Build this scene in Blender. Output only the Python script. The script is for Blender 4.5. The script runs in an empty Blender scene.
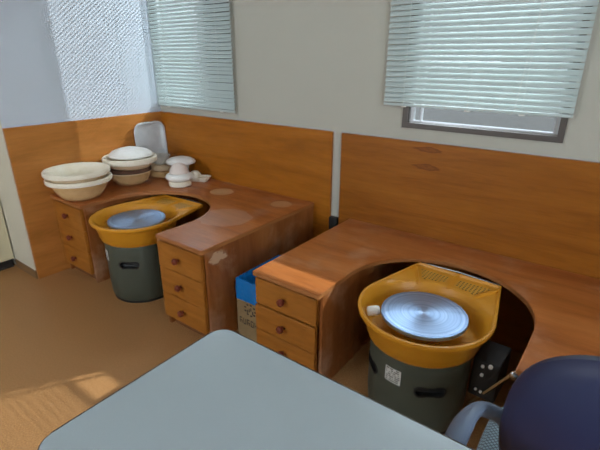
import bpy, bmesh, math, random
from mathutils import Vector, Matrix
random.seed(4)
C = bpy.context.scene.collection
PI = math.pi
R = math.radians

# ------------------------------------------------------------------ materials
def mat(name, col=(.8, .8, .8), rough=.5, metal=0., spec=.5):
    m = bpy.data.materials.new(name); m.use_nodes = True
    b = m.node_tree.nodes['Principled BSDF']
    b.inputs['Base Color'].default_value = (*col, 1)
    b.inputs['Roughness'].default_value = rough
    b.inputs['Metallic'].default_value = metal
    b.inputs['Specular IOR Level'].default_value = spec
    return m
class NT:
    def __init__(s, m): s.t = m.node_tree; s.b = s.t.nodes['Principled BSDF']
    def n(s, typ, **k):
        nd = s.t.nodes.new(typ)
        for a, v in k.items():
            if a[0] == '_': setattr(nd, a[1:], v)
            else: nd.inputs[a.replace('_', ' ')].default_value = v
        return nd
    def l(s, a, b): s.t.links.new(a, b)
    def coord(s, scale=(1, 1, 1), rot=(0, 0, 0), loc=(0, 0, 0)):
        tc = s.n('ShaderNodeTexCoord'); mp = s.n('ShaderNodeMapping')
        mp.inputs['Scale'].default_value = scale; mp.inputs['Rotation'].default_value = rot; mp.inputs['Location'].default_value = loc
        s.l(tc.outputs['Object'], mp.inputs['Vector']); return mp.outputs['Vector']
    def ramp(s, fac, stops):
        r = s.n('ShaderNodeValToRGB'); e = r.color_ramp.elements
        while len(e) < len(stops): e.new(.5)
        for el, (p, c) in zip(e, stops): el.position = p; el.color = (*c, 1)
        s.l(fac, r.inputs['Fac']); return r.outputs['Color']
    def mix(s, fac, a, b, blend='MIX'):
        m = s.n('ShaderNodeMix', _data_type='RGBA', _blend_type=blend)
        if isinstance(fac, (int, float)): m.inputs[0].default_value = fac
        else: s.l(fac, m.inputs[0])
        for sock, v in ((m.inputs[6], a), (m.inputs[7], b)):
            if isinstance(v, tuple): sock.default_value = (*v, 1)
            else: s.l(v, sock)
        return m.outputs[2]
    def bump(s, h, strength=.2, dist=.001):
        b = s.n('ShaderNodeBump', Strength=strength, Distance=dist); s.l(h, b.inputs['Height'])
        s.l(b.outputs['Normal'], s.b.inputs['Normal'])

def wood(name, dark, mid, light, stretch, rough=.35, wear=None, wear_amt=.0, knots=(), rings=(), bump=.08, scuff=None):
    """stretch = noise scale per axis, small along the grain"""
    m = mat(name, mid, rough, 0, .28); g = NT(m)
    v = g.coord(stretch)
    n1 = g.n('ShaderNodeTexNoise', Scale=1., Detail=6., Roughness=.62, Distortion=.6); g.l(v, n1.inputs['Vector'])
    col = g.ramp(n1.outputs['Fac'], [(.28, dark), (.5, mid), (.75, light)])
    v2 = g.coord(tuple(q * 6 for q in stretch))
    n2 = g.n('ShaderNodeTexNoise', Scale=1., Detail=3., Roughness=.7); g.l(v2, n2.inputs['Vector'])
    fine = g.ramp(n2.outputs['Fac'], [(.3, (.78, .76, .74)), (.6, (1, 1, 1))])
    col = g.mix(.55, col, fine, 'MULTIPLY')
    if wear:
        v3 = g.coord((5, 5, 5))
        n3 = g.n('ShaderNodeTexNoise', Scale=1., Detail=5., Roughness=.65); g.l(v3, n3.inputs['Vector'])
        f = g.ramp(n3.outputs['Fac'], [(.5, (0, 0, 0)), (.72, (wear_amt,) * 3)])
        col = g.mix(f, col, wear)
        r = g.ramp(n3.outputs['Fac'], [(.4, (rough,) * 3), (.7, (min(1, rough + .2),) * 3)])
        g.l(r, g.b.inputs['Roughness'])
    tc = g.n('ShaderNodeTexCoord')
    def blob(c, sx, sy, sz, wob=.0):
        mp = g.n('ShaderNodeMapping'); mp.inputs['Location'].default_value = (-c[0] / sx, -c[1] / sy, -c[2] / sz)
        mp.inputs['Scale'].default_value = (1 / sx, 1 / sy, 1 / sz)
        g.l(tc.outputs['Object'], mp.inputs['Vector'])
        nz = g.n('ShaderNodeTexNoise', Scale=2.2, Detail=2.); g.l(mp.outputs['Vector'], nz.inputs['Vector'])
        ln = g.n('ShaderNodeVectorMath', _operation='LENGTH'); g.l(mp.outputs['Vector'], ln.inputs[0])
        ma = g.n('ShaderNodeMath', _operation='MULTIPLY_ADD'); g.l(nz.outputs['Fac'], ma.inputs[0]); ma.inputs[1].default_value = wob
        g.l(ln.outputs['Value'], ma.inputs[2]); return ma.outputs[0]
    for c, sx, sy, sz, kc in knots:
        d = blob(c, sx, sy, sz, .8)
        f = g.ramp(d, [(.0, (.0, .0, .0)), (.35, (.35,) * 3), (.55, (.95,) * 3), (.7, (.3,) * 3), (.85, (.75,) * 3), (1., (0, 0, 0))])
        col = g.mix(f, col, kc)
    for c, rad, fillc, ringc, amt in rings:
        d = blob(c, rad, rad, 1., .25)
        col = g.mix(g.ramp(d, [(.6, (amt,) * 3), (1.02, (amt * .8,) * 3), (1.1, (0, 0, 0))]), col, fillc)
        if ringc: col = g.mix(g.ramp(d, [(.95, (0, 0, 0)), (1.04, (.55,) * 3), (1.14, (0, 0, 0))]), col, ringc)
    if scuff:
        d = blob(scuff[0], scuff[1], scuff[2], scuff[3], .9)
        col = g.mix(g.ramp(d, [(.9, (.75,) * 3), (1.3, (0, 0, 0))]), col, scuff[4])
    g.l(col, g.b.inputs['Base Color'])
    g.bump(n2.outputs['Fac'], bump, .002)
    return m

M = {}
M['wall_white'] = mat('white wallpaper', (.50, .545, .60), .85)
g = NT(M['wall_white']); n = g.n('ShaderNodeTexNoise', Scale=160., Detail=3.); g.l(g.coord(), n.inputs['Vector'])
g.bump(n.outputs['Fac'], .15, .002)
M['wall_grey'] = mat('greenish white wallpaper', (.46, .445, .38), .85)
g = NT(M['wall_grey']); n = g.n('ShaderNodeTexNoise', Scale=120., Detail=3.); g.l(g.coord(), n.inputs['Vector'])
g.bump(n.outputs['Fac'], .45, .003)
M['floor'] = mat('speckled vinyl floor', (.3, .17, .07), .42, 0, .3)
g = NT(M['floor']); n = g.n('ShaderNodeTexNoise', Scale=170., Detail=4., Roughness=.7); g.l(g.coord(), n.inputs['Vector'])
n2 = g.n('ShaderNodeTexNoise', Scale=1.6, Detail=3.); g.l(g.coord(), n2.inputs['Vector'])
c1 = g.ramp(n.outputs['Fac'], [(.3, (.29, .13, .042)), (.55, (.42, .21, .08)), (.75, (.53, .30, .135))])
g.l(g.mix(.25, c1, g.ramp(n2.outputs['Fac'], [(.3, (.7, .7, .7)), (.7, (1, 1, 1))]), 'MULTIPLY'), g.b.inputs['Base Color'])
g.bump(n.outputs['Fac'], .08, .001)
M['board_back'] = wood('orange plywood', (.27, .083, .006), (.37, .118, .009), (.44, .155, .016), (1.2, 6, 11), .38)
M['board_knots'] = wood('orange plywood with knots', (.22, .064, .005), (.30, .093, .008), (.36, .122, .013), (1.2, 6, 13), .4,
    knots=[((2.06 - 1.567, -.01, .915), .13, .05, .022, (.12, .03, .006)), ((2.06 - 1.567, -.01, .83), .13, .05, .024, (.12, .03, .006))])
M['board_left'] = wood('orange plywood on the left', (.30, .11, .022), (.42, .16, .035), (.5, .21, .05), (6, 1.2, 9), .36)
M['top'] = wood('worn red brown worktop', (.30, .082, .018), (.42, .13, .03), (.50, .18, .05), (1.3, 9, 9), .3,
    wear=(.54, .31, .17), wear_amt=.5)
M['top_rings_sheen'] = wood('stained red brown worktop with painted sheen', (.30, .082, .018), (.42, .13, .03), (.50, .18, .05), (1.3, 9, 9), .3,
    wear=(.46, .27, .17), wear_amt=.5,
    rings=[((.80, -.20, 0), .105, (.60, .37, .19), None, .8), ((1.26, -.165, 0), .09, (.55, .31, .15), (.12, .04, .02), .7),
           ((1.16, -.52, 0), .2, (.5, .34, .25), None, .35)])  # last blob paints the corner blind's reflection onto the top
M['edge'] = wood('dark worktop edging', (.26, .09, .025), (.36, .14, .045), (.43, .18, .06), (3, 3, 20), .4)
M['carcass'] = wood('red brown cabinet side', (.19, .055, .014), (.28, .09, .022), (.36, .13, .04), (8, 8, 1.2), .38,
    wear=(.5, .32, .2), wear_amt=.55)
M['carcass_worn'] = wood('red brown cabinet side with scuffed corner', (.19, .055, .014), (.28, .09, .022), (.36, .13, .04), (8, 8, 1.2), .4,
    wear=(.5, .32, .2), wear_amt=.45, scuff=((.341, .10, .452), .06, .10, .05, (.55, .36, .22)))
M['drawer'] = wood('honey drawer front', (.27, .092, .012), (.35, .125, .018), (.41, .16, .027), (1.5, 8, 10), .4)
M['knob'] = mat('dark red wooden knob', (.16, .03, .015), .3)
M['plinth'] = wood('brown plinth', (.15, .055, .02), (.22, .085, .03), (.28, .115, .045), (2, 6, 8), .45)
M['ochre'] = mat('ochre plastic', (.60, .255, .016), .36, 0, .4)
M['ochre_grille'] = mat('ochre plastic with pinholes', (.6, .29, .03), .4)
g = NT(M['ochre_grille'])
vo = g.n('ShaderNodeTexVoronoi', Scale=70., Randomness=.0); g.l(g.coord((1, 1, .001)), vo.inputs['Vector'])
g.l(g.ramp(vo.outputs['Distance'], [(.22, (.07, .03, .008)), (.34, (.6, .29, .03))]), g.b.inputs['Base Color'])
M['drum'] = mat('dark grey green plastic', (.055, .063, .045), .5)
M['darkmetal'] = mat('dark polished wire', (.12, .12, .12), .25, 1.)
M['black'] = mat('black plastic', (.012, .012, .012), .5)
M['alu'] = mat('turned aluminium', (.62, .68, .78), .34, .85)
g = NT(M['alu'])
g.b.inputs['Anisotropic'].default_value = .75
tg = g.n('ShaderNodeTangent', _direction_type='RADIAL', _axis='Z'); g.l(tg.outputs['Tangent'], g.b.inputs['Tangent'])
tc = g.n('ShaderNodeTexCoord'); sep = g.n('ShaderNodeSeparateXYZ'); g.l(tc.outputs['Object'], sep.inputs[0])
cmb = g.n('ShaderNodeCombineXYZ'); g.l(sep.outputs[0], cmb.inputs[0]); g.l(sep.outputs[1], cmb.inputs[1])
ln = g.n('ShaderNodeVectorMath', _operation='LENGTH'); g.l(cmb.outputs[0], ln.inputs[0])
nz = g.n('ShaderNodeTexNoise', Scale=95., Detail=3., _noise_dimensions='1D'); g.l(ln.outputs['Value'], nz.inputs['W'])
g.l(g.ramp(nz.outputs['Fac'], [(.3, (.27, .41, .66)), (.5, (.38, .54, .80)), (.7, (.48, .63, .86))]), g.b.inputs['Base Color'])  # blue of the skylight painted into the metal colour
g.bump(nz.outputs['Fac'], .1, .001)
M['plaster'] = mat('white plaster', (.72, .67, .58), .8)
def blotchy(name, a, b, sc=9, rough=.75):
    m = mat(name, a, rough); g = NT(m)
    n = g.n('ShaderNodeTexNoise', Scale=float(sc), Detail=5., Roughness=.6); g.l(g.coord(), n.inputs['Vector'])
    g.l(g.ramp(n.outputs['Fac'], [(.35, a), (.62, b)]), g.b.inputs['Base Color']); g.bump(n.outputs['Fac'], .15, .004); return m
M['cream'] = blotchy('cream plaster', (.74, .66, .50), (.82, .76, .63))
M['white'] = blotchy('white bisque', (.78, .75, .69), (.86, .84, .80))
M['tan'] = blotchy('tan clay', (.50, .29, .11), (.62, .41, .19))
M['tanlight'] = blotchy('pale tan clay', (.60, .43, .24), (.70, .55, .36))
M['brown'] = blotchy('dark brown clay', (.07, .03, .018), (.12, .055, .03), 14)
M['pinkish'] = blotchy('pinkish bisque', (.72, .60, .53), (.78, .68, .62))
M['greyblue'] = blotchy('grey white bisque', (.52, .55, .56), (.62, .64, .64), 12)
M['greyclay'] = blotchy('grey bisque', (.42, .40, .36), (.55, .52, .46), 20)
M['table'] = mat('pale grey laminate', (.50, .545, .56), .26)
g = NT(M['table']); n = g.n('ShaderNodeTexNoise', Scale=420., Detail=2.); g.l(g.coord(), n.inputs['Vector'])
g.l(g.ramp(n.outputs['Fac'], [(.3, (.38, .435, .46)), (.7, (.395, .455, .48))]), g.b.inputs['Base Color'])
M['table_edge'] = mat('dark brown edge band', (.05, .035, .025), .4)
M['chrome'] = mat('chrome steel', (.6, .6, .6), .2, 1.)
M['navy'] = mat('navy plastic shell', (.017, .02, .066), .5)
M['armgrey'] = mat('blue grey plastic', (.15, .20, .29), .42)
M['seatcloth'] = mat('blue grey woven cloth', (.2, .28, .34), .85)
g = NT(M['seatcloth'])
bk = g.n('ShaderNodeTexBrick', Scale=62., Mortar_Size=.07, Brick_Width=.5, Row_Height=.5, _offset=0.)
g.l(g.coord((1, 1, .01), (0, 0, R(45))), bk.inputs['Vector'])
bk.inputs['Color1'].default_value = (.30, .40, .46, 1); bk.inputs['Color2'].default_value = (.26, .36, .43, 1); bk.inputs['Mortar'].default_value = (.07, .09, .11, 1)
g.l(bk.outputs['Color'], g.b.inputs['Base Color'])
M['slat'] = mat('pale green blue slat', (.50, .57, .55), .35)
g = NT(M['slat'])
tr = g.n('ShaderNodeBsdfTranslucent'); tr.inputs['Color'].default_value = (.6, .68, .66, 1)
ms = g.n('ShaderNodeMixShader'); ms.inputs[0].default_value = .08
g.l(g.b.outputs[0], ms.inputs[1]); g.l(tr.outputs[0], ms.inputs[2])
g.l(ms.outputs[0], g.t.nodes['Material Output'].inputs['Surface'])
M['cord'] = mat('pale cord', (.6, .63, .6), .7)
M['frame'] = mat('bronze aluminium', (.10, .085, .075), .45, .3)
M['sash'] = mat('silver aluminium sash', (.42, .42, .43), .38, .55)
M['pane'] = mat('window glass', (.8, .85, .85), .05)
g = NT(M['pane'])
tp = g.n('ShaderNodeBsdfTransparent'); tp.inputs['Color'].default_value = (.86, .89, .89, 1)
ms = g.n('ShaderNodeMixShader'); ms.inputs[0].default_value = .06; gl = g.n('ShaderNodeBsdfGlossy', Roughness=.03)
g.l(tp.outputs[0], ms.inputs[1]); g.l(gl.outputs[0], ms.inputs[2])
g.l(ms.outputs[0], g.t.nodes['Material Output'].inputs['Surface'])
M['mesh'] = mat('added sun screen mesh', (.03, .03, .03), .8)
g = NT(M['mesh']); tp = g.n('ShaderNodeBsdfTransparent'); ms = g.n('ShaderNodeMixShader'); ms.inputs[0].default_value = .62
g.l(tp.outputs[0], ms.inputs[1]); g.l(g.b.outputs[0], ms.inputs[2]); g.l(ms.outputs[0], g.t.nodes['Material Output'].inputs['Surface'])
M['outside'] = mat('grey rendered wall', (.075, .07, .07), .9)
M['ground'] = mat('pale concrete yard', (.2, .2, .19), .9)
M['cabinet'] = mat('cream cabinet door', (.56, .50, .33), .5)
M['endface'] = mat('off white wall end', (.56, .52, .42), .8)
M['toe'] = mat('black toe kick', (.012, .011, .012), .5)
M['skirting'] = mat('brown vinyl skirting', (.19, .105, .045), .5)
M['cardboard'] = blotchy('cardboard', (.25, .165, .075), (.31, .21, .10), 6, .85)
M['ink'] = mat('dark printing ink', (.04, .03, .025), .8)
M['liner'] = mat('blue plastic bag', (.008, .19, .55), .28)
g = NT(M['liner']); n = g.n('ShaderNodeTexNoise', Scale=26., Detail=3.); g.l(g.coord(), n.inputs['Vector']); g.bump(n.outputs['Fac'], .6, .012)
M['sticker'] = mat('silver rating label', (.55, .55, .52), .5)
M['stick'] = mat('pale wooden stick', (.42, .27, .11), .6)
M['ceiling'] = mat('ceiling board', (.66, .66, .64), .9)

# ------------------------------------------------------------------ mesh tools
def obj(name, bm, m, parent=None, loc=(0, 0, 0), rot=(0, 0, 0), smooth=False):
    me = bpy.data.meshes.new(name)
    bmesh.ops.recalc_face_normals(bm, faces=bm.faces)
    bm.to_mesh(me); bm.free()
    for mm in (m if isinstance(m, (list, tuple)) else [m]): me.materials.append(mm)
    o = bpy.data.objects.new(name, me); C.objects.link(o)
    o.location = loc; o.rotation_euler = rot
    if parent: o.parent = parent
    if smooth:
        me.polygons.foreach_set('use_smooth', [True] * len(me.polygons))
        try: me.set_sharp_from_angle(angle=R(38))
        except Exception: pass
    return o
def thing(name, label, cat, loc=(0, 0, 0), rotz=0, group=None):
    o = bpy.data.objects.new(name, None); C.objects.link(o); o.empty_display_size = .05
    o.location = loc; o.rotation_euler = (0, 0, rotz); o['label'] = label; o['category'] = cat
    if group: o['group'] = group
    return o
def tag(o, label, cat, group=None):
    o['label'] = label; o['category'] = cat
    if group: o['group'] = group
    return o
def struct(name, bm, m, **k):
    o = obj(name, bm, m, **k); o['kind'] = 'structure'; return o
def box(bm, x0, x1, y0, y1, z0, z1, bev=0., seg=2, mi=0):
    r = bmesh.ops.create_cube(bm, size=1)
    vs = r['verts']
    for v in vs:
        v.co = Vector(((x0 + x1) / 2 + v.co.x * (x1 - x0), (y0 + y1) / 2 + v.co.y * (y1 - y0), (z0 + z1) / 2 + v.co.z * (z1 - z0)))
    fs = list({f for v in vs for f in v.link_faces})
    for f in fs: f.material_index = mi
    if bev:
        es = list({e for v in vs for e in v.link_edges})
        bmesh.ops.bevel(bm, geom=es, offset=bev, segments=seg, affect='EDGES', profile=.5)
    return bm
def nb(): return bmesh.new()
def bx(*a, **k): return box(nb(), *a, **k)
def rings_mesh(bm, rings, cap0=True, cap1=True, closed=True):
    vr = [[bm.verts.new(p) for p in r] for r in rings]
    n = len(vr[0])
    for a, b in zip(vr, vr[1:]):
        for i in range(n if closed else n - 1):
            j = (i + 1) % n
            try: bm.faces.new((a[i], a[j], b[j], b[i]))
            except ValueError: pass
    if cap0: bm.faces.new(list(reversed(vr[0])))
    if cap1: bm.faces.new(vr[-1])
    return bm
def lathe(prof, seg=48, bm=None, cap0=True, cap1=True, c=(0, 0)):
    bm = bm or nb()
    return rings_mesh(bm, [[(c[0] + r * math.cos(2 * PI * i / seg), c[1] + r * math.sin(2 * PI * i / seg), z) for i in range(seg)] for r, z in prof], cap0, cap1)
def prism(poly, z0, z1, bev=0., seg=2):
    bm = nb(); rings_mesh(bm, [[(x, y, z0) for x, y in poly], [(x, y, z1) for x, y in poly]])
    if bev:
        es = [e for e in bm.edges if abs(e.verts[0].co.z - e.verts[1].co.z) < 1e-6]
        bmesh.ops.bevel(bm, geom=es, offset=bev, segments=seg, affect='EDGES', profile=.5)
    return bm
def tube(path, rad, seg=10, bm=None, flat=1.0):
    bm = bm or nb(); P = [Vector(p) for p in path]; rings = []
    up = None
    for i, p in enumerate(P):
        t = (P[min(i + 1, len(P) - 1)] - P[max(i - 1, 0)]).normalized()
        if up is None: up = t.orthogonal().normalized() if abs(t.z) > .9 else Vector((0, 0, 1))
        s = t.cross(up)
        if s.length < 1e-4: s = t.orthogonal()
        s.normalize(); u = s.cross(t).normalized(); up = u
        rr = rad[i] if isinstance(rad, (list, tuple)) else rad
        rings.append([p + s * rr * math.cos(2 * PI * k / seg) + u * rr * flat * math.sin(2 * PI * k / seg) for k in range(seg)])
    return rings_mesh(bm, rings)
def rrect(x0, x1, y0, y1, r, seg=6):
    pts = []
    for cx, cy, a0 in ((x1 - r, y1 - r, 0), (x0 + r, y1 - r, 90), (x0 + r, y0 + r, 180), (x1 - r, y0 + r, 270)):
        for i in range(seg + 1):
            a = R(a0 + 90 * i / seg); pts.append((cx + r * math.cos(a), cy + r * math.sin(a)))
    return pts
def spline(pts, n=8):
    P = [Vector(p) for p in pts]; out = []
    for i in range(len(P) - 1):
        p0, p1, p2, p3 = P[max(i - 1, 0)], P[i], P[i + 1], P[min(i + 2, len(P) - 1)]
        for k in range(n):
            t = k / n
            out.append(.5 * ((2 * p1) + (p2 - p0) * t + (2 * p0 - 5 * p1 + 4 * p2 - p3) * t * t + (3 * p1 - p0 - 3 * p2 + p3) * t ** 3))
    out.append(P[-1]); return out

# ------------------------------------------------------------------ setting
CEIL = 2.6
struct('floor', bx(-1.2, 5.2, -4.2, .0, -.06, 0), M['floor'])
W1 = (-.008, .745, 1.005, 2.3); W2 = (1.905, 2.60, 1.008, 2.3)      # window holes in the back wall
TH = .07
bw = nb()
box(bw, -.45, W1[0], 0, TH, 0, CEIL); box(bw, W1[0], W1[1], 0, TH, 0, W1[2]); box(bw, W1[0], W1[1], 0, TH, W1[3], CEIL)
box(bw, W1[1], W2[0], 0, TH, 0, CEIL); box(bw, W2[0], W2[1], 0, TH, 0, W2[2]); box(bw, W2[0], W2[1], 0, TH, W2[3], CEIL)
box(bw, W2[1], 5.2, 0, TH, 0, CEIL)
struct('wall_back', bw, M['wall_grey'])
struct('wall_left', bx(-.30, -.0185, -1.064, 0, 0, CEIL), [M['wall_white']])
struct('wall_left_alcove', bx(-.95, -.85, -4.2, -1.064, 0, CEIL), M['wall_white'])
struct('wall_alcove_side', bx(-.85, -.30, -1.064, -1.0, 0, CEIL), M['endface'])
struct('wall_left_end', bx(-.302, -.017, -1.069, -1.0641, .058, CEIL - .002), M['endface'])
struct('baseboard_left', bx(-.302, -.012, -1.074, -1.0641, 0, .058, bev=.002), M['skirting'])
struct('baseboard_back', bx(1.503, 1.569, -.010, -.0005, 0, .06), M['skirting'])
struct('ceiling', bx(-1.2, 5.2, -4.2, .1, CEIL, CEIL + .05), M['ceiling'])
# right wall with a wide window opening, front wall closed except an unseen opening added for front fill light
rw = nb()
box(rw, 5.0, 5.1, -4.2, 0, 0, .9); box(rw, 5.0, 5.1, -4.2, 0, 2.2, CEIL); box(rw, 5.0, 5.1, -1.95, 0, .9, 2.2); box(rw, 5.0, 5.1, -4.2, -4.05, .9, 2.2)
struct('wall_right', rw, M['wall_white'])
fwl = nb()
box(fwl, -1.2, 5.2, -4.3, -4.2, 0, .9); box(fwl, -1.2, 5.2, -4.3, -4.2, 2.1, CEIL); box(fwl, -1.2, .2, -4.3, -4.2, .9, 2.1); box(fwl, 1.3, 5.2, -4.3, -4.2, .9, 2.1)
struct('wall_front', fwl, M['wall_grey'])
struct('ground_outside', bx(-8, 14, TH, 14, -.5, -.4), M['ground'])
# a dark garden wall across the yard, seen through the window gap
struct('wall_yard', bx(-6, 9, 2.6, 2.75, -.4, 2.4), M['outside'])

def window(n, hole):
    x0, x1, z0, z1 = hole
    f = nb(); d0, d1 = -.012, TH + .01; w = .024
    box(f, x0, x0 + w, d0, d1, z0, z1); box(f, x1 - w, x1, d0, d1, z0, z1)
    box(f, x0 + w, x1 - w, d0, d1, z0, z0 + w); box(f, x0 + w, x1 - w, d0, d1, z1 - w, z1)
    o = struct('window_%d' % n, f, M['frame'])
    a, b = x0 + w, x1 - w; zz0, zz1 = z0 + w, z1 - w; s = .02
    m = nb()
    box(m, a, a + s, .012, .04, zz0, zz1); box(m, b - s, b, .012, .04, zz0, zz1)
    box(m, a + s, b - s, .012, .04, zz0, zz0 + .010); box(m, a + s, b - s, .012, .04, zz1 - s, zz1)
    if n == 2: box(m, a + .055, a + .061, .014, .036, zz0 + .01, zz1 - s)
    obj('sash', m, M['sash'], o)
    box_ = bx(a, b, .004, .013, zz0, zz0 + .006); obj('track', box_, M['chrome'], o)
    obj('pane', bx(a + s, b - s, .024, .028, zz0 + .01, zz1 - s), M['pane'], o)
    mid = .45 if n == 1 else (a + b) / 2
    if n == 1: obj('added_sun_screen', bx(mid, b, .052, .0525, zz0, zz1), M['mesh'], o)  # unseen screen, added to cut the sun beyond the stile
    if n == 1: obj('stile', bx(mid - .016, mid + .016, .012, .046, zz0 + .01, zz1 - s), M['sash'], o)
    return o
window(1, W1); window(2, W2)

def blind(x0, x1, zb, zt, label, cords, seed):
    t = thing('venetian_blind', label, 'blind', ((x0 + x1) / 2, -.031, zb)); rnd = random.Random(seed)
    hw = (x1 - x0) / 2; pitch = .0235; w = .0238; tilt = R(60)
    bm = nb(); z = .022; H = zt - zb
    while z < H - .03:
        dt = tilt + R(rnd.uniform(-1.5, 1.5)); dz = rnd.uniform(-.0006, .0006); sl = rnd.uniform(-.0008, .0008)
        top = []; bot = []
        for k in range(6):
            s = (k / 5 - .5); cr = .003 * (1 - (2 * s) ** 2)     # crowned upwards
            # outside edge high (s=+.5), room edge low (s=-.5)
            y = s * w * math.cos(dt) - cr * math.sin(dt); zz = s * w * math.sin(dt) + cr * math.cos(dt)
            top.append((y, zz))
            bot.append((y + .0004 * math.sin(dt), zz - .0004 * math.cos(dt)))
        prof = top + bot[::-1]
        rings_mesh(bm, [[(xx, y, z + dz + sl * (1 if xx > 0 else -1) + zz) for y, zz in prof] for xx in (-hw, hw)])
        z += pitch
    obj('slats', bm, M['slat'], t, smooth=True)
    obj('bottom_rail', bx(-hw, hw, -.011, .011, -.004, .008, bev=.003), M['slat'], t)
    obj('head_rail', bx(-hw, hw, -.02, .018, H - .03, H, bev=.002), M['slat'], t)
    for cx in cords:
        obj('ladder_cord', tube([(cx, -.0115, .0), (cx, -.0115, H - .03)], .0011, 6), M['cord'], t)
        obj('cord_button', bx(cx - .012, cx + .012, -.006, .006, -.009, -.0035, bev=.002), M['white'], t)
    return t, H
t, H = blind(.004, .785, 1.0, 2.36, 'pale green venetian blind in the corner above the pottery stacks', (-.27, .27), 1)
t, H = blind(1.812, 2.617, 1.115, 2.36, 'pale green venetian blind ending above the window gap, right of the two', (-.30, .0, .22), 2)
obj('lift_cord', tube(spline([(.255, -.03, H - .03), (.235, -.032, .5), (.21, -.03, .2), (.195, -.028, .012)]), .0016, 6), M['cord'], t)

# ------------------------------------------------------------------ boards
ZB = .947
tag(obj('backboard', bx(-.018, 0, -1.064, -.0, 0, ZB, bev=.0015), M['board_left']), 'orange plywood panel on the left wall behind the bowl stacks', 'panel')
b1 = obj('backboard', bx(0, 1.505, -.018, -.0005, 0, ZB, bev=.0015), M['board_back'])
tag(b1, 'orange plywood panel under the corner blind, behind the ringed worktop', 'panel')
b2 = obj('backboard', bx(0, 1.52, -.018, -.0005, 0, ZB, bev=.0015), M['board_knots'], loc=(1.567, 0, 0))
tag(b2, 'orange plywood panel with two dark knots behind the right worktop', 'panel')
struct('gap_box_1', bx(1.508, 1.562, -.03, -.0008, .38, .458, bev=.004), M['black'])  # plain black box in the gap between the back panels

# ------------------------------------------------------------------ worktops + drawer cabinets
def worktop(x0, width, depth, H, cx, cy, r, label, m):
    """slab with a round-ended cutaway, open to the front"""
    y1 = -.0195
    pts = [(x0, y1), (x0, -depth), (cx - r, -depth)]
    pts += [(cx - r, cy + (-depth - cy) * .35)]
    for i in range(33):
        a = PI - PI * i / 32; pts.append((cx + r * math.cos(a), cy + r * math.sin(a)))
    pts += [(cx + r, cy + (-depth - cy) * .35), (cx + r - .004, -depth), (x0 + width, -depth), (x0 + width, y1)]
    pts = [(x - x0, y) for x, y in pts]
    t = thing('worktop', label, 'worktop', (x0, 0, 0))
    obj('top', prism(pts[::-1], H - .004, H, bev=.0012), m, t)
    obj('edging', prism([p for p in pts[::-1]], H - .021, H - .0041), M['edge'], t)
    return t
H1, H2 = .521, .475
worktop(.001, 1.395, .896, H1, .715, -.70, .355, 'red brown worktop with two pale ring stains in the corner', M['top_rings_sheen'])
worktop(1.644, 1.396, .832, H2, 2.34, -.585, .353, 'red brown worktop with rounded cutaway under the knotted panel', M['top'])

def cabinet(x, depth, H, w, label, slip=(0, 0, 0), side='carcass'):
    """origin: floor, front-left corner; front faces -Y; slip = how far each drawer stands out"""
    t = thing('drawer_cabinet', label, 'cabinet', (x, -depth, 0), 0, 'drawer cabinets under the worktops')
    D = depth - .022; top = H - .0215; ff = .03
    b = nb(); p = .016
    box(b, .003, .003 + p, ff, D, 0, top); box(b, w - .003 - p, w - .003, ff, D, 0, top)
    box(b, .003 + p, w - .003 - p, ff, D, .055, .055 + p); box(b, .003 + p, w - .003 - p, D - p, D, .055 + p, top)
    box(b, .003 + p, w - .003 - p, ff, D - p, top - p, top)
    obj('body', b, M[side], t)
    obj('plinth', bx(.03, w - .003 - p - .001, .05, .064, 0, .054), M['plinth'], t)
    z0 = .062; n = 3; gap = .005; hh = (top - .012 - z0 - gap * (n - 1)) / n
    for k in range(n):
        zz = z0 + (n - 1 - k) * (hh + gap)
        d = obj('drawer', bx(.006, w - .020, .008 - slip[k], .029 - slip[k], zz, zz + hh, bev=.002), M['drawer'], t)
        kb = lathe([(.007, 0), (.007, .008), (.010, .011), (.0165, .016), (.0175, .022), (.015, .028), (.008, .031)], 20)
        bmesh.ops.rotate(kb, verts=kb.verts, cent=(0, 0, 0), matrix=Matrix.Rotation(PI / 2, 3, 'X'))
        bmesh.ops.translate(kb, verts=kb.verts, vec=(w / 2 - .012, .008 - slip[k], zz + hh * .5))
        obj('knob', kb, M['knob'], d, smooth=True)
    return t
cabinet(.004, .896, H1, .344, 'three drawer cabinet in the left corner, beneath the stacked plaster bowls')
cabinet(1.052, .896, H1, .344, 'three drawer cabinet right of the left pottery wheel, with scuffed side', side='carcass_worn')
cabinet(1.644, .832, H2, .346, 'three drawer cabinet beside the blue lined carton, left of the big wheel', (0, .006, .006))
cabinet(2.692, .832, H2, .346, 'drawer cabinet in shadow behind the navy chair')
bm = lathe([(.004, 0), (.004, .010), (.011, .012), (.012, .02), (.006, .024)], 16)
bmesh.ops.rotate(bm, verts=bm.verts, cent=(0, 0, 0), matrix=Matrix.Rotation(PI / 2, 3, 'X'))
o = tag(obj('hook', bm, M['chrome'], loc=(2.689, -.833, .464), smooth=True), 'small metal peg at the cutaway corner beside the chair', 'peg')

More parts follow.
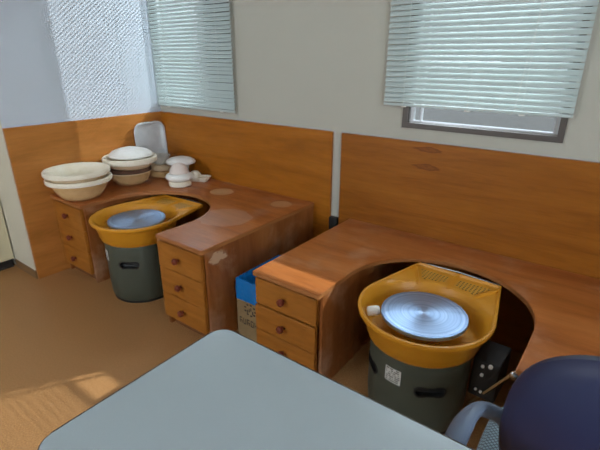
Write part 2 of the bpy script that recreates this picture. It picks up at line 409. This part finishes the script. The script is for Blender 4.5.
# ------------------------------------------------------------------ pottery wheels
def hull_radius(theta, r, corners):
    """polar radius of the convex hull of a circle and two back corners"""
    d = Vector((math.cos(theta), math.sin(theta))); best = r
    pts = []
    cl, cr_ = corners
    def tangent(c, side):
        L = math.hypot(*c); a = math.atan2(c[1], c[0]); b = math.acos(r / L)
        return (r * math.cos(a + side * b), r * math.sin(a + side * b))
    segs = [(tangent(cr_, -1), cr_), (cr_, cl), (cl, tangent(cl, 1))]
    for p, q in segs:
        ex, ey = q[0] - p[0], q[1] - p[1]
        det = d.x * (-ey) + d.y * ex
        if abs(det) < 1e-9: continue
        tt = (p[0] * (-ey) + p[1] * ex) / det
        uu = (d.x * p[1] - d.y * p[0]) / det
        if tt > 0 and -1e-6 <= uu <= 1 + 1e-6: best = max(best, tt)
    return best
def wheel(x, y, ztop, rot, label, extra):
    t = thing('pottery_wheel', label, 'pottery wheel', (x, y, 0), rot, 'electric pottery wheels')
    zr = ztop + .026                                            # rim of the pan
    zb = zr - .128
    # drum with four hand slots cut through its shell
    prof = [(.176, .012), (.186, .03), (.190, .10), (.190, zb - .02), (.186, zb)]
    full = prof + [(.176, zb)] + [(.178, .1), (.168, .02)]
    bm = rings_mesh(nb(), [[(r * math.cos(2 * PI * i / 96), r * math.sin(2 * PI * i / 96), z) for i in range(96)] for r, z in full + [full[0]]], False, False)
    bmesh.ops.remove_doubles(bm, verts=bm.verts, dist=1e-5)
    drum = obj('drum_housing', bm, M['drum'], t, smooth=True)
    zs = zb - .108
    cut = nb()
    for a in (-55, -137, 35, 125):
        aa = R(a) - rot
        st = rrect(-.056, .056, -.0205, .0205, .0204, 6)
        m4 = Matrix.Translation((0, 0, zs)) @ Matrix.Rotation(aa, 4, 'Z')
        rings_mesh(cut, [[m4 @ Vector((rr, u, v)) for u, v in st] for rr in (.15, .22)])
    co = obj('slot_cutter', cut, M['black'], t)
    md = drum.modifiers.new('slots', 'BOOLEAN'); md.object = co; md.operation = 'DIFFERENCE'; md.solver = 'EXACT'
    dg = bpy.context.evaluated_depsgraph_get(); me = bpy.data.meshes.new_from_object(drum.evaluated_get(dg))
    drum.modifiers.clear(); drum.data = me
    bpy.data.objects.remove(co)
    for a in (-55, -137, 35, 125):                              # black lining, each slot's inner shade put into its colour
        aa = R(a) - rot; m4 = Matrix.Translation((0, 0, zs)) @ Matrix.Rotation(aa, 4, 'Z')
        ro, ri = rrect(-.0585, .0585, -.023, .023, .0229, 6), rrect(-.053, .053, -.0175, .0175, .0174, 6)
        rg = []
        for pr, outl in ((.176, ro), (.1925, ro), (.1925, ri), (.170, ri)): rg.append([m4 @ Vector((math.sqrt(max(pr * pr - u * u, 0)), u, v)) for u, v in outl])
        obj('hand_slot', rings_mesh(nb(), rg, False, True), M['black'], t)
    obj('base_ring', lathe([(.165, 0), (.178, 0), (.178, .013), (.165, .013)], 64), M['black'], t)
    # rating label wrapped on the drum with rows of small print
    lb = nb(); nx, nz = 16, 15; aw = .27; hgt = .062; a0 = R(extra['label']) - rot
    rnd = random.Random(7); vs = [[lb.verts.new((.1912 * math.cos(a0 + (i / nx - .5) * aw * 1.25), .1912 * math.sin(a0 + (i / nx - .5) * aw * 1.25), zs + .002 + (j / nz) * hgt)) for i in range(nx + 1)] for j in range(nz + 1)]
    for j in range(nz):
        for i in range(nx):
            f = lb.faces.new((vs[j][i], vs[j][i + 1], vs[j + 1][i + 1], vs[j + 1][i]))
            if 0 < i < nx - 1 and j % 2 == 1 and rnd.random() < .6: f.material_index = 1
    obj('rating_label', lb, [M['sticker'], M['ink']], t)
    # pan
    NA = 144; r0 = .243; cor = ((-.176, .345), (.176, .345))
    angs = sorted([2 * PI * i / NA for i in range(NA)] + [math.atan2(c[1], c[0]) % (2 * PI) for c in cor])
    hr = [hull_radius(a, r0, cor) for a in angs]
    def ring(f, z): return [(f(a, h) * math.cos(a), f(a, h) * math.sin(a), z) for a, h in zip(angs, hr)]
    lipdep = .022
    rg = [ring(lambda a, h: .06, zb), ring(lambda a, h: .192, zb), ring(lambda a, h: .203, zb + .01),
          ring(lambda a, h: .226, zr - lipdep - .012),
          ring(lambda a, h: min(h - .004, .232 + (h - r0) * .55), zr - lipdep - .004), ring(lambda a, h: h - .002, zr - lipdep), ring(lambda a, h: h + .003, zr - lipdep + .003), ring(lambda a, h: h + .006, zr - .006), ring(lambda a, h: h + .004, zr - .001), ring(lambda a, h: h, zr),
          ring(lambda a, h: h - .006, zr - .002), ring(lambda a, h: h - .010, zr - .010),
          ring(lambda a, h: .229 if h - .012 < .232 else .231, zr - .014), ring(lambda a, h: .224, zr - .022), ring(lambda a, h: .210, zb + .03), ring(lambda a, h: .195, zb + .014), ring(lambda a, h: .05, zb + .014)]
    bm = rings_mesh(nb(), rg, False, False)
    obj('splash_pan', bm, M['ochre'], t, smooth=True)
    zt = zr - .012
    for a in (60, 90, 120):                                     # ribs radiating over the tray
        ar = R(a) ; ri, ro = .222, hull_radius(ar, r0, cor) - .012
        d = Vector((math.cos(ar), math.sin(ar), 0)); s = Vector((-d.y, d.x, 0))
        rb = nb()
        rings_mesh(rb, [[d * q + s * (-w_) + Vector((0, 0, zt - .004)), d * q + s * w_ + Vector((0, 0, zt - .004)), d * q + s * .0015 + Vector((0, 0, zt + h_)), d * q - s * .0015 + Vector((0, 0, zt + h_))] for q, w_, h_ in ((ri - .012, .002, -.008), (ri + .015, .006, .008), (ro, .013, .013))])
        obj('rib', rb, M['ochre'], t)
    for a0_, a1_ in ((64, 86), (94, 116)):                      # drilled drain panels between the ribs
        pts = []
        for k in range(7):
            a = R(a0_ + (a1_ - a0_) * k / 6); pts.append((.25 * math.cos(a), .25 * math.sin(a)))
        for k in range(7):
            a = R(a1_ + (a0_ - a1_) * k / 6); h = hull_radius(a, r0, cor) - .035; pts.append((h * math.cos(a), h * math.sin(a)))
        obj('drain_panel', prism(pts, zt - .004, zt + .0015), M['ochre_grille'], t)
    obj('tray_seam', bx(-.165, .165, .327, .330, zt - .002, zt + .0012), M['black'], t)
    rod = tube([(-.17, .352, zr - .004), (0, .354, zr + .002), (.17, .352, zr - .004)], .003, 8)
    obj('clamp_wire', rod, M['darkmetal'], t)
    # wheel head and its shaft
    obj('wheel_head', lathe([(.05, ztop - .030), (.055, ztop - .020), (.154, ztop - .019), (.159, ztop - .014), (.159, ztop - .0015), (.1575, ztop)], 96), M['alu'], t, smooth=True)
    obj('shaft', lathe([(.02, zb + .015), (.02, ztop - .030)], 24), M['chrome'], t)
    for a in (-40, 140):
        aa = R(a); obj('bat_pin', lathe([(.005, ztop - .028), (.005, ztop - .020)], 10, c=(.13 * math.cos(aa), .13 * math.sin(aa))), M['chrome'], t)
    if extra.get('box'):
        cb = obj('control_box', bx(.195, .29, .02, .17, .15, .31, bev=.006), M['black'], t)
        for xx, zz, rr in ((.232, .292, .006), (.258, .302, .008), (.234, .255, .006), (.222, .185, .005), (.240, .182, .005)):
            kb = lathe([(rr, 0), (rr, .007), (rr * .6, .009)], 14)
            bmesh.ops.rotate(kb, verts=kb.verts, cent=(0, 0, 0), matrix=Matrix.Rotation(PI / 2, 3, 'X'))
            bmesh.ops.translate(kb, verts=kb.verts, vec=(xx, .0198, zz))
            obj('switch', kb, M['white'], cb)
    return t
wheel(.638, -.72, .456, R(2), 'grey drum pottery wheel with ochre pan beneath the corner shelf of bowls', {'label': -108})
wheel(2.334, -.636, .432, R(-2), 'grey drum pottery wheel with ochre pan and dark box, beside the navy chair', {'label': -97, 'box': True})
sp = lathe([(.012, -.025), (.018, -.021), (.0195, -.008), (.0195, .010), (.017, .021), (.010, .025)], 20)
bmesh.ops.rotate(sp, verts=sp.verts, cent=(0, 0, 0), matrix=Matrix.Rotation(PI / 2, 3, 'Y'))
tag(obj('sponge', sp, M['white'], loc=(2.334 + .187 * math.cos(R(206)), -.636 + .187 * math.sin(R(206)), .418), rot=(0, R(-12), R(26)), smooth=True), 'white roll of sponge wedged between wheel head and pan wall', 'sponge')

# ------------------------------------------------------------------ pottery
def bowl(r, h, base, wall=.012, lip=.018, liph=.022, seg=64, curve=.55):
    """open bowl, profile base -> flared wall -> upright lip -> inside"""
    P = [(base * .9, 0), (base, .004)]
    for k in range(1, 7):
        s = k / 6; P.append((base + (r - lip - base) * (s ** curve), .004 + (h - liph - .004) * s))
    P += [(r - .003, h - liph), (r, h - liph + .004), (r, h - .005), (r - .004, h), (r - lip * .7, h), (r - lip, h - .004)]
    for k in range(5, -1, -1):
        s = k / 6; P.append((max(.01, base + (r - lip - base) * (s ** curve) - wall), .004 + wall + (h - liph - .004 - wall) * s))
    bm = lathe(P, seg)
    bm.faces.ensure_lookup_table()
    for k in range(seg * 8): bm.faces[k].material_index = 1     # bare clay outside below the lip
    return bm
def ware(name, bm, m, loc, label, cat, group=None, rot=(0, 0, 0)):
    return tag(obj(name, bm, m, loc=loc, rot=rot, smooth=True), label, cat, group)
zD = H1 + .0005
gA = 'plaster bowls stacked at the left end'
ax, ay = .196, -.792
ware('plaster_bowl', bowl(.187, .128, .105, liph=.026, lip=.02, curve=.75), [M['cream'], M['tan']], (ax, ay, zD), 'lower plaster bowl of the left stack, tan underside and cream rim', 'bowl', gA)
ware('plaster_bowl', bowl(.187, .130, .108, liph=.026, lip=.02, curve=.75), [M['cream'], M['tanlight']], (ax - .006, ay - .003, zD + .043), 'open cream plaster bowl on top of the left stack', 'bowl', gA)
bx_, by_ = .176, -.424
ware('clay_bowl', bowl(.146, .088, .090, lip=.008, liph=.008, curve=.6), [M['tanlight'], M['tan']], (bx_ - .022, by_, zD), 'tan rounded bowl at the bottom of the middle stack', 'bowl')
ware('clay_bowl', bowl(.139, .060, .085, lip=.008, liph=.03, curve=.6), [M['brown'], M['brown']], (bx_ - .020, by_, zD + .054), 'dark brown bowl nested between tan bowl and cream dish', 'bowl')
ware('plaster_dish', bowl(.173, .072, .125, lip=.022, liph=.034, curve=.8), [M['cream'], M['tanlight']], (bx_, by_, zD + .1145), 'wide cream dish under the white dome in the middle stack', 'dish')
ware('domed_dish', lathe([(.10, 0), (.136, .001), (.141, .007), (.137, .016), (.116, .033), (.078, .047), (.035, .056), (.005, .058)], 56), M['white'], (bx_ - .002, by_ + .01, zD + .1872), 'white domed dish upturned on top of the middle stack', 'dish')

# tall rectangular dish leaning in the corner
def tray_bm(w, h, d, r, mi=None):
    o0 = rrect(-w / 2, w / 2, 0, h, r, 8); o1 = rrect(-w / 2 + .012, w / 2 - .012, .012, h - .012, r - .012, 8); o2 = rrect(-w / 2 + .028, w / 2 - .028, .028, h - .028, max(.012, r - .028), 8)
    b0 = rrect(-w / 2 + .02, w / 2 - .02, .02, h - .02, max(.012, r - .02), 8)
    L = lambda pts, z: [(x, y, z) for x, y in pts]
    bm = rings_mesh(nb(), [L(b0, 0), L(o0, d - .004), L(o0, d), L(o1, d), L(o2, .010)])
    return bm
tb = tray_bm(.258, .368, .03, .066)
tr_ = obj('serving_dish', tb, M['greyblue'], smooth=True)
# local x -> -Y world, local y -> up, local z (open face) -> +X ; leaned back on the left board
mw = Matrix(((0, 0, 1), (1, 0, 0), (0, 1, 0))).to_4x4()
lean = R(2.5)
tr_.matrix_world = Matrix.Translation((.022, -.152, zD + .0)) @ Matrix.Rotation(-lean, 4, 'Y') @ mw
tag(tr_, 'grey white rectangular dish leaning upright in the corner', 'dish')
# discs and small bowl in front of it
dx, dy = .165, -.160
ware('clay_disc', lathe([(.080, 0), (.094, .005), (.098, .034), (.094, .043), (.06, .045)], 48), M['tan'], (dx, dy, zD), 'tan clay disc under the small grey bowl, lowest of its stack', 'disc')
ware('clay_disc', lathe([(.076, 0), (.088, .004), (.092, .028), (.088, .036), (.055, .038)], 48), M['tanlight'], (dx - .002, dy, zD + .0455), 'tan clay disc right under the small grey bowl', 'disc')
ware('small_bowl', bowl(.070, .062, .045, lip=.007, liph=.01, curve=.5), [M['greyclay'], M['greyclay']], (dx - .02, dy - .004, zD + .084), 'small grey bowl in front of the leaning rectangular dish', 'bowl')
# mushroom shaped stack
sx, sy = .470, -.262
ware('clay_block', lathe([(.066, 0), (.074, .004), (.075, .028), (.068, .034)], 40), M['cream'], (sx, sy, zD), 'round cream block under the white ring near the worktop edge', 'block')
ware('clay_ring', lathe([(.05, .0), (.076, .003), (.088, .013), (.092, .023), (.086, .036), (.07, .044), (.045, .046)], 44), M['white'], (sx - .012, sy + .008, zD + .0345), 'thick white ring between the cream block and the cone', 'ring')
ware('bisque_cone', lathe([(.056, 0), (.064, .002), (.063, .012), (.052, .038), (.04, .055), (.028, .062), (.008, .064)], 40), M['pinkish'], (sx - .014, sy + .01, zD + .081), 'pinkish white cone on top of the white ring', 'cone')
qx, qy = .322, -.128
ware('bisque_cup', lathe([(.042, 0), (.046, .003), (.055, .09), (.054, .097), (.045, .098), (.012, .02)], 36), M['greyclay'], (qx, qy, zD), 'grey cup holding up the white dish behind the cone', 'cup')
ware('white_dish', lathe([(.03, 0), (.08, .003), (.100, .010), (.104, .017), (.097, .028), (.073, .042), (.04, .050), (.01, .052)], 48), M['white'], (qx, qy, zD + .0985), 'upturned white dish behind the pinkish cone', 'dish')
tb = tray_bm(.10, .185, .032, .024)
tq = obj('flat_dish', tb, M['cream'], smooth=True)
tq.matrix_world = Matrix.Translation((.470, -.118, zD)) @ Matrix.Rotation(R(-66), 4, 'Z') @ Matrix.Translation((0, -.0925, 0))
tag(tq, 'flat cream dish carrying a small dome beside the cone', 'dish')
ware('bisque_dome', lathe([(.036, 0), (.041, .004), (.041, .026), (.034, .045), (.02, .056), (.005, .06)], 32), M['cream'], (.458, -.120, zD + .0105), 'small pale dome in the flat cream dish', 'dome')
wl = tube([(.255 + .016 * math.cos(a), -.075, zD + .10 + .016 * math.sin(a)) for a in [R(-60 + 300 * k / 20) for k in range(21)]], .0018, 8)
wl = tube([(.272, -.052, zD), (.262, -.054, zD + .09)], .002, 8, bm=wl)
tag(obj('wire_loop', wl, M['chrome']), 'thin wire loop tool standing behind the white upturned dish', 'tool')

# ------------------------------------------------------------------ carton with blue liner
ct = thing('carton', 'cardboard carton lined with a blue bag between two drawer cabinets', 'carton', (1.525, -.555, 0))
L_, W_, Hh = .165, .104, .318
b = nb(); th = .005
box(b, -W_, W_, -L_, -L_ + th, 0, Hh); box(b, -W_, W_, L_ - th, L_, 0, Hh); box(b, -W_, -W_ + th, -L_ + th, L_ - th, 0, Hh); box(b, W_ - th, W_, -L_ + th, L_ - th, 0, Hh); box(b, -W_ + th, W_ - th, -L_ + th, L_ - th, 0, th)
cbody = obj('body', b, M['cardboard'], ct)
# liner: folded over the rim and hanging inside
def rr2(w, l, z, j=0.):
    rnd = random.Random(int(z * 1000) + 3); pts = rrect(-w, w, -l, l, .012, 5)
    return [(x + rnd.uniform(-j, j), y + rnd.uniform(-j, j), z + rnd.uniform(-j, j) * 2) for x, y in pts]
ln_ = rings_mesh(nb(), [rr2(W_ + .0035, L_ + .0035, Hh - .105, .0015), rr2(W_ + .005, L_ + .005, Hh - .05, .001), rr2(W_ + .003, L_ + .003, Hh + .002, .0006), rr2(W_ - .004, L_ - .004, Hh + .006, .0006), rr2(W_ - .012, L_ - .012, Hh - .02, .001), rr2(W_ - .022, L_ - .03, .10, .003)], False, True)
obj('liner_bag', ln_, M['liner'], ct, smooth=True)
# printing on the front: a mark above and a line of heavy characters below (illegible in the photo)
pr = nb(); rnd = random.Random(12); yf = -L_ - .0006
def dash(x, z, w, h): box(pr, x, x + w, yf, yf + .0005, z, z + h)
for k in range(7):
    x = -.088 + k * .025
    dash(x, .078, .004, .032)
    if k % 3 != 1: dash(x, .106, .016, .005)
    if k % 2 == 0: dash(x + .006, .090, .012, .005); dash(x + .013, .078, .004, .016)
    else: dash(x, .076, .018, .005); dash(x + .014, .078, .004, .03)
obj('printed_characters', pr, M['ink'], cbody); pr = nb()
for k in range(9):
    a = 2 * PI * k / 9; dash(-.015 + .034 * math.cos(a) - .005, .165 + .030 * math.sin(a), .012, .008)
for k in range(4): dash(-.034 + .011 * k, .150 + .008 * (k % 3), .006, .018)
obj('printed_mark', pr, M['ink'], cbody)

# ------------------------------------------------------------------ table in the foreground
TX0, TX1, TY0, TY1, TZ = 2.093, 3.893, -1.872, -1.422, .70
tt = thing('folding_table', 'long pale grey table with dark edge in the foreground', 'table', (TX0, TY0, 0))
w, l = TX1 - TX0, TY1 - TY0
obj('tabletop', prism(rrect(0, w, 0, l, .035, 8), TZ - .003, TZ, bev=.001), M['table'], tt)
obj('edge_band', prism(rrect(-.004, w + .004, -.004, l + .004, .039, 8), TZ - .028, TZ - .001, bev=.004), M['table_edge'], tt)
for lx in (.15, w - .15):
    for ly in (.05, l - .05):
        obj('leg', tube([(lx, ly, .006), (lx, ly, TZ - .028)], .0127, 14), M['chrome'], tt)
        obj('foot_cap', lathe([(.015, 0), (.016, .012), (.0145, .022)], 16, c=(lx, ly)), M['black'], tt)
    obj('leg_rail', tube([(lx, .05, .12), (lx, l - .05, .12)], .009, 10), M['chrome'], tt)
obj('shelf_bar', bx(.16, w - .16, l / 2 - .01, l / 2 + .01, TZ - .05, TZ - .028), M['chrome'], tt)

# ------------------------------------------------------------------ chair
ch = thing('office_chair', 'office chair with rounded navy back and blue grey armrest', 'chair', (2.94, -1.12, 0), 0)
def se(a, b, n, N=64): return [(a * math.copysign(abs(math.cos(t)) ** (2 / n), math.cos(t)), b * math.copysign(abs(math.sin(t)) ** (2 / n), math.sin(t))) for t in [2 * PI * i / N for i in range(N)]]
# backrest: curved, cushioned shell
ol = se(.215, .235, 2.45)
def bpt(x, z, off): return Vector((x, -.185 + off - .035 * (1 - (x / .215) ** 2) - .10 * z, .68 + z))
rg = []
for sc, off in ((.02, -.010), (.5, -.009), (.86, -.004), (.96, .003), (1., .014), (1., .026), (.965, .042), (.86, .052), (.5, .058), (.02, .06)):
    rg.append([bpt(x * sc, z * sc, off) for x, z in ol])
bk_ = rings_mesh(nb(), rg)
obj('backrest', bk_, M['navy'], ch, smooth=True)
# seat
ol = se(.27, .21, 3.2)
rg = [[(x * s, y * s + .035, z) for x, y in ol] for s, z in ((.8, .375), (.95, .385), (1., .41), (.995, .43), (.95, .447), (.8, .452), (.02, .455))]
obj('seat', rings_mesh(nb(), rg), M['seatcloth'], ch, smooth=True)
obj('back_support', tube(spline([(0, -.02, .37), (0, -.19, .37), (0, -.245, .43), (0, -.232, .60)]), .02, 12, flat=.5), M['black'], ch, smooth=True)
for s in (-1, 1):
    path = spline([(s * .185, -.02, .395), (s * .180, -.065, .47), (s * .190, -.095, .57), (s * .215, -.118, .632), (s * .258, -.140, .652), (s * .272, -.185, .656), (s * .274, -.225, .655), (s * .274, -.262, .65), (s * .274, -.288, .644)], 6)
    n_ = len(path); rad = [.020 + .011 * min(1, max(0, (i / n_ - .3) * 2.5)) for i in range(n_)]
    obj('armrest', tube(path, rad, 16, flat=.55), M['armgrey'], ch, smooth=True)
obj('gas_lift', lathe([(.028, .09), (.028, .24), (.02, .241), (.02, .376)], 24), M['black'], ch, smooth=True)
base = nb()
for k in range(5):
    a = R(90 + 72 * k); d = Vector((math.cos(a), math.sin(a), 0))
    tube([d * .02 + Vector((0, 0, .115)), d * .14 + Vector((0, 0, .10)), d * .23 + Vector((0, 0, .075))], [.024, .02, .015], 10, bm=base)
ob = obj('star_base', base, M['black'], ch, smooth=True)
for k in range(5):
    a = R(90 + 72 * k); c_ = (.23 * math.cos(a), .23 * math.sin(a))
    cs = lathe([(.012, -.02), (.027, -.018), (.028, 0), (.027, .018), (.012, .02)], 20)
    bmesh.ops.rotate(cs, verts=cs.verts, cent=(0, 0, 0), matrix=Matrix.Rotation(a, 3, 'Z') @ Matrix.Rotation(PI / 2, 3, 'X'))
    bmesh.ops.translate(cs, verts=cs.verts, vec=(c_[0], c_[1], .0285))
    obj('caster', cs, M['black'], ch, smooth=True)

# thin stick leaning inside the cutaway
tag(obj('stick', tube([(2.52, -.50, .004), (2.686, -.815, .448)], .004, 8), M['stick']), 'thin tan stick leaning between the right wheel and the chair', 'stick')

# ------------------------------------------------------------------ far left cabinet
cab = thing('storage_cabinet', 'cream cabinet with black toe kick at the left edge of the view', 'cabinet', (-.55, -1.072, 0))
obj('body', bx(-.24, .232, -.9, -.0, .058, 1.2, bev=.002), M['cabinet'], cab)
obj('door', bx(.233, .25, -.44, -.004, .066, 1.19, bev=.002), M['cabinet'], cab)
obj('door', bx(.233, .25, -.896, -.444, .066, 1.19, bev=.002), M['cabinet'], cab)
obj('toe_kick', bx(-.23, .225, -.89, -.01, 0, .0575), M['toe'], cab)

# ------------------------------------------------------------------ light
w = bpy.data.worlds.new('sky'); bpy.context.scene.world = w; w.use_nodes = True
bg = w.node_tree.nodes['Background']; bg.inputs['Color'].default_value = (.82, .92, 1.0, 1); bg.inputs['Strength'].default_value = 5.0
sun = bpy.data.lights.new('sun', 'SUN'); sun.energy = 3.3; sun.angle = R(.72); sun.color = (.95, .98, 1)
so = bpy.data.objects.new('sun', sun); C.objects.link(so)
sd = Vector((-.62, -1, -.80)).normalized(); so.rotation_euler = sd.to_track_quat('-Z', 'Y').to_euler(); so.location = (6, 6, 6)
# light portals in the window openings and the added front opening (they only guide the sampling of the sky)
def portal(name, loc, d, sx, sy):
    l = bpy.data.lights.new(name, 'AREA'); l.shape = 'RECTANGLE'; l.size = sx; l.size_y = sy; l.cycles.is_portal = True
    o = bpy.data.objects.new(name, l); C.objects.link(o); o.location = loc; o.rotation_euler = Vector(d).to_track_quat('-Z', 'Z').to_euler()
portal('window_portal', (5.05, -3.0, 1.55), (-1, 0, 0), 2.1, 1.3)
portal('window_portal', (.75, -4.25, 1.5), (0, 1, 0), 1.1, 1.2)
for h in (W1, W2): portal('window_portal', ((h[0] + h[1]) / 2, TH + .03, (h[2] + h[3]) / 2), (0, -1, 0), h[1] - h[0], h[3] - h[2])

# ------------------------------------------------------------------ camera
cam = bpy.data.cameras.new('camera'); co_ = bpy.data.objects.new('camera', cam); C.objects.link(co_)
yaw, pitch, roll, f = .6399, -.36897, .003984, 435.475
fw = Vector((-math.sin(yaw) * math.cos(pitch), math.cos(yaw) * math.cos(pitch), math.sin(pitch)))
r_ = fw.cross(Vector((0, 0, 1))).normalized(); u_ = r_.cross(fw)
r2 = r_ * math.cos(roll) + u_ * math.sin(roll); u2 = -r_ * math.sin(roll) + u_ * math.cos(roll)
mx = Matrix((r2, u2, -fw)).transposed().to_4x4(); mx.translation = (2.801, -2.0477, 1.3293)
co_.matrix_world = mx
cam.sensor_fit = 'HORIZONTAL'; cam.sensor_width = 36; cam.lens = f * 36 / 600; cam.clip_start = .02
S = bpy.context.scene; S.camera = co_
S.cycles.use_adaptive_sampling = False
S.view_settings.view_transform = 'Standard'; S.view_settings.look = 'None'; S.view_settings.exposure = 1.1; S.view_settings.gamma = 1; S.view_settings.use_curve_mapping = False
S.cycles.denoising_input_passes = 'RGB_ALBEDO'
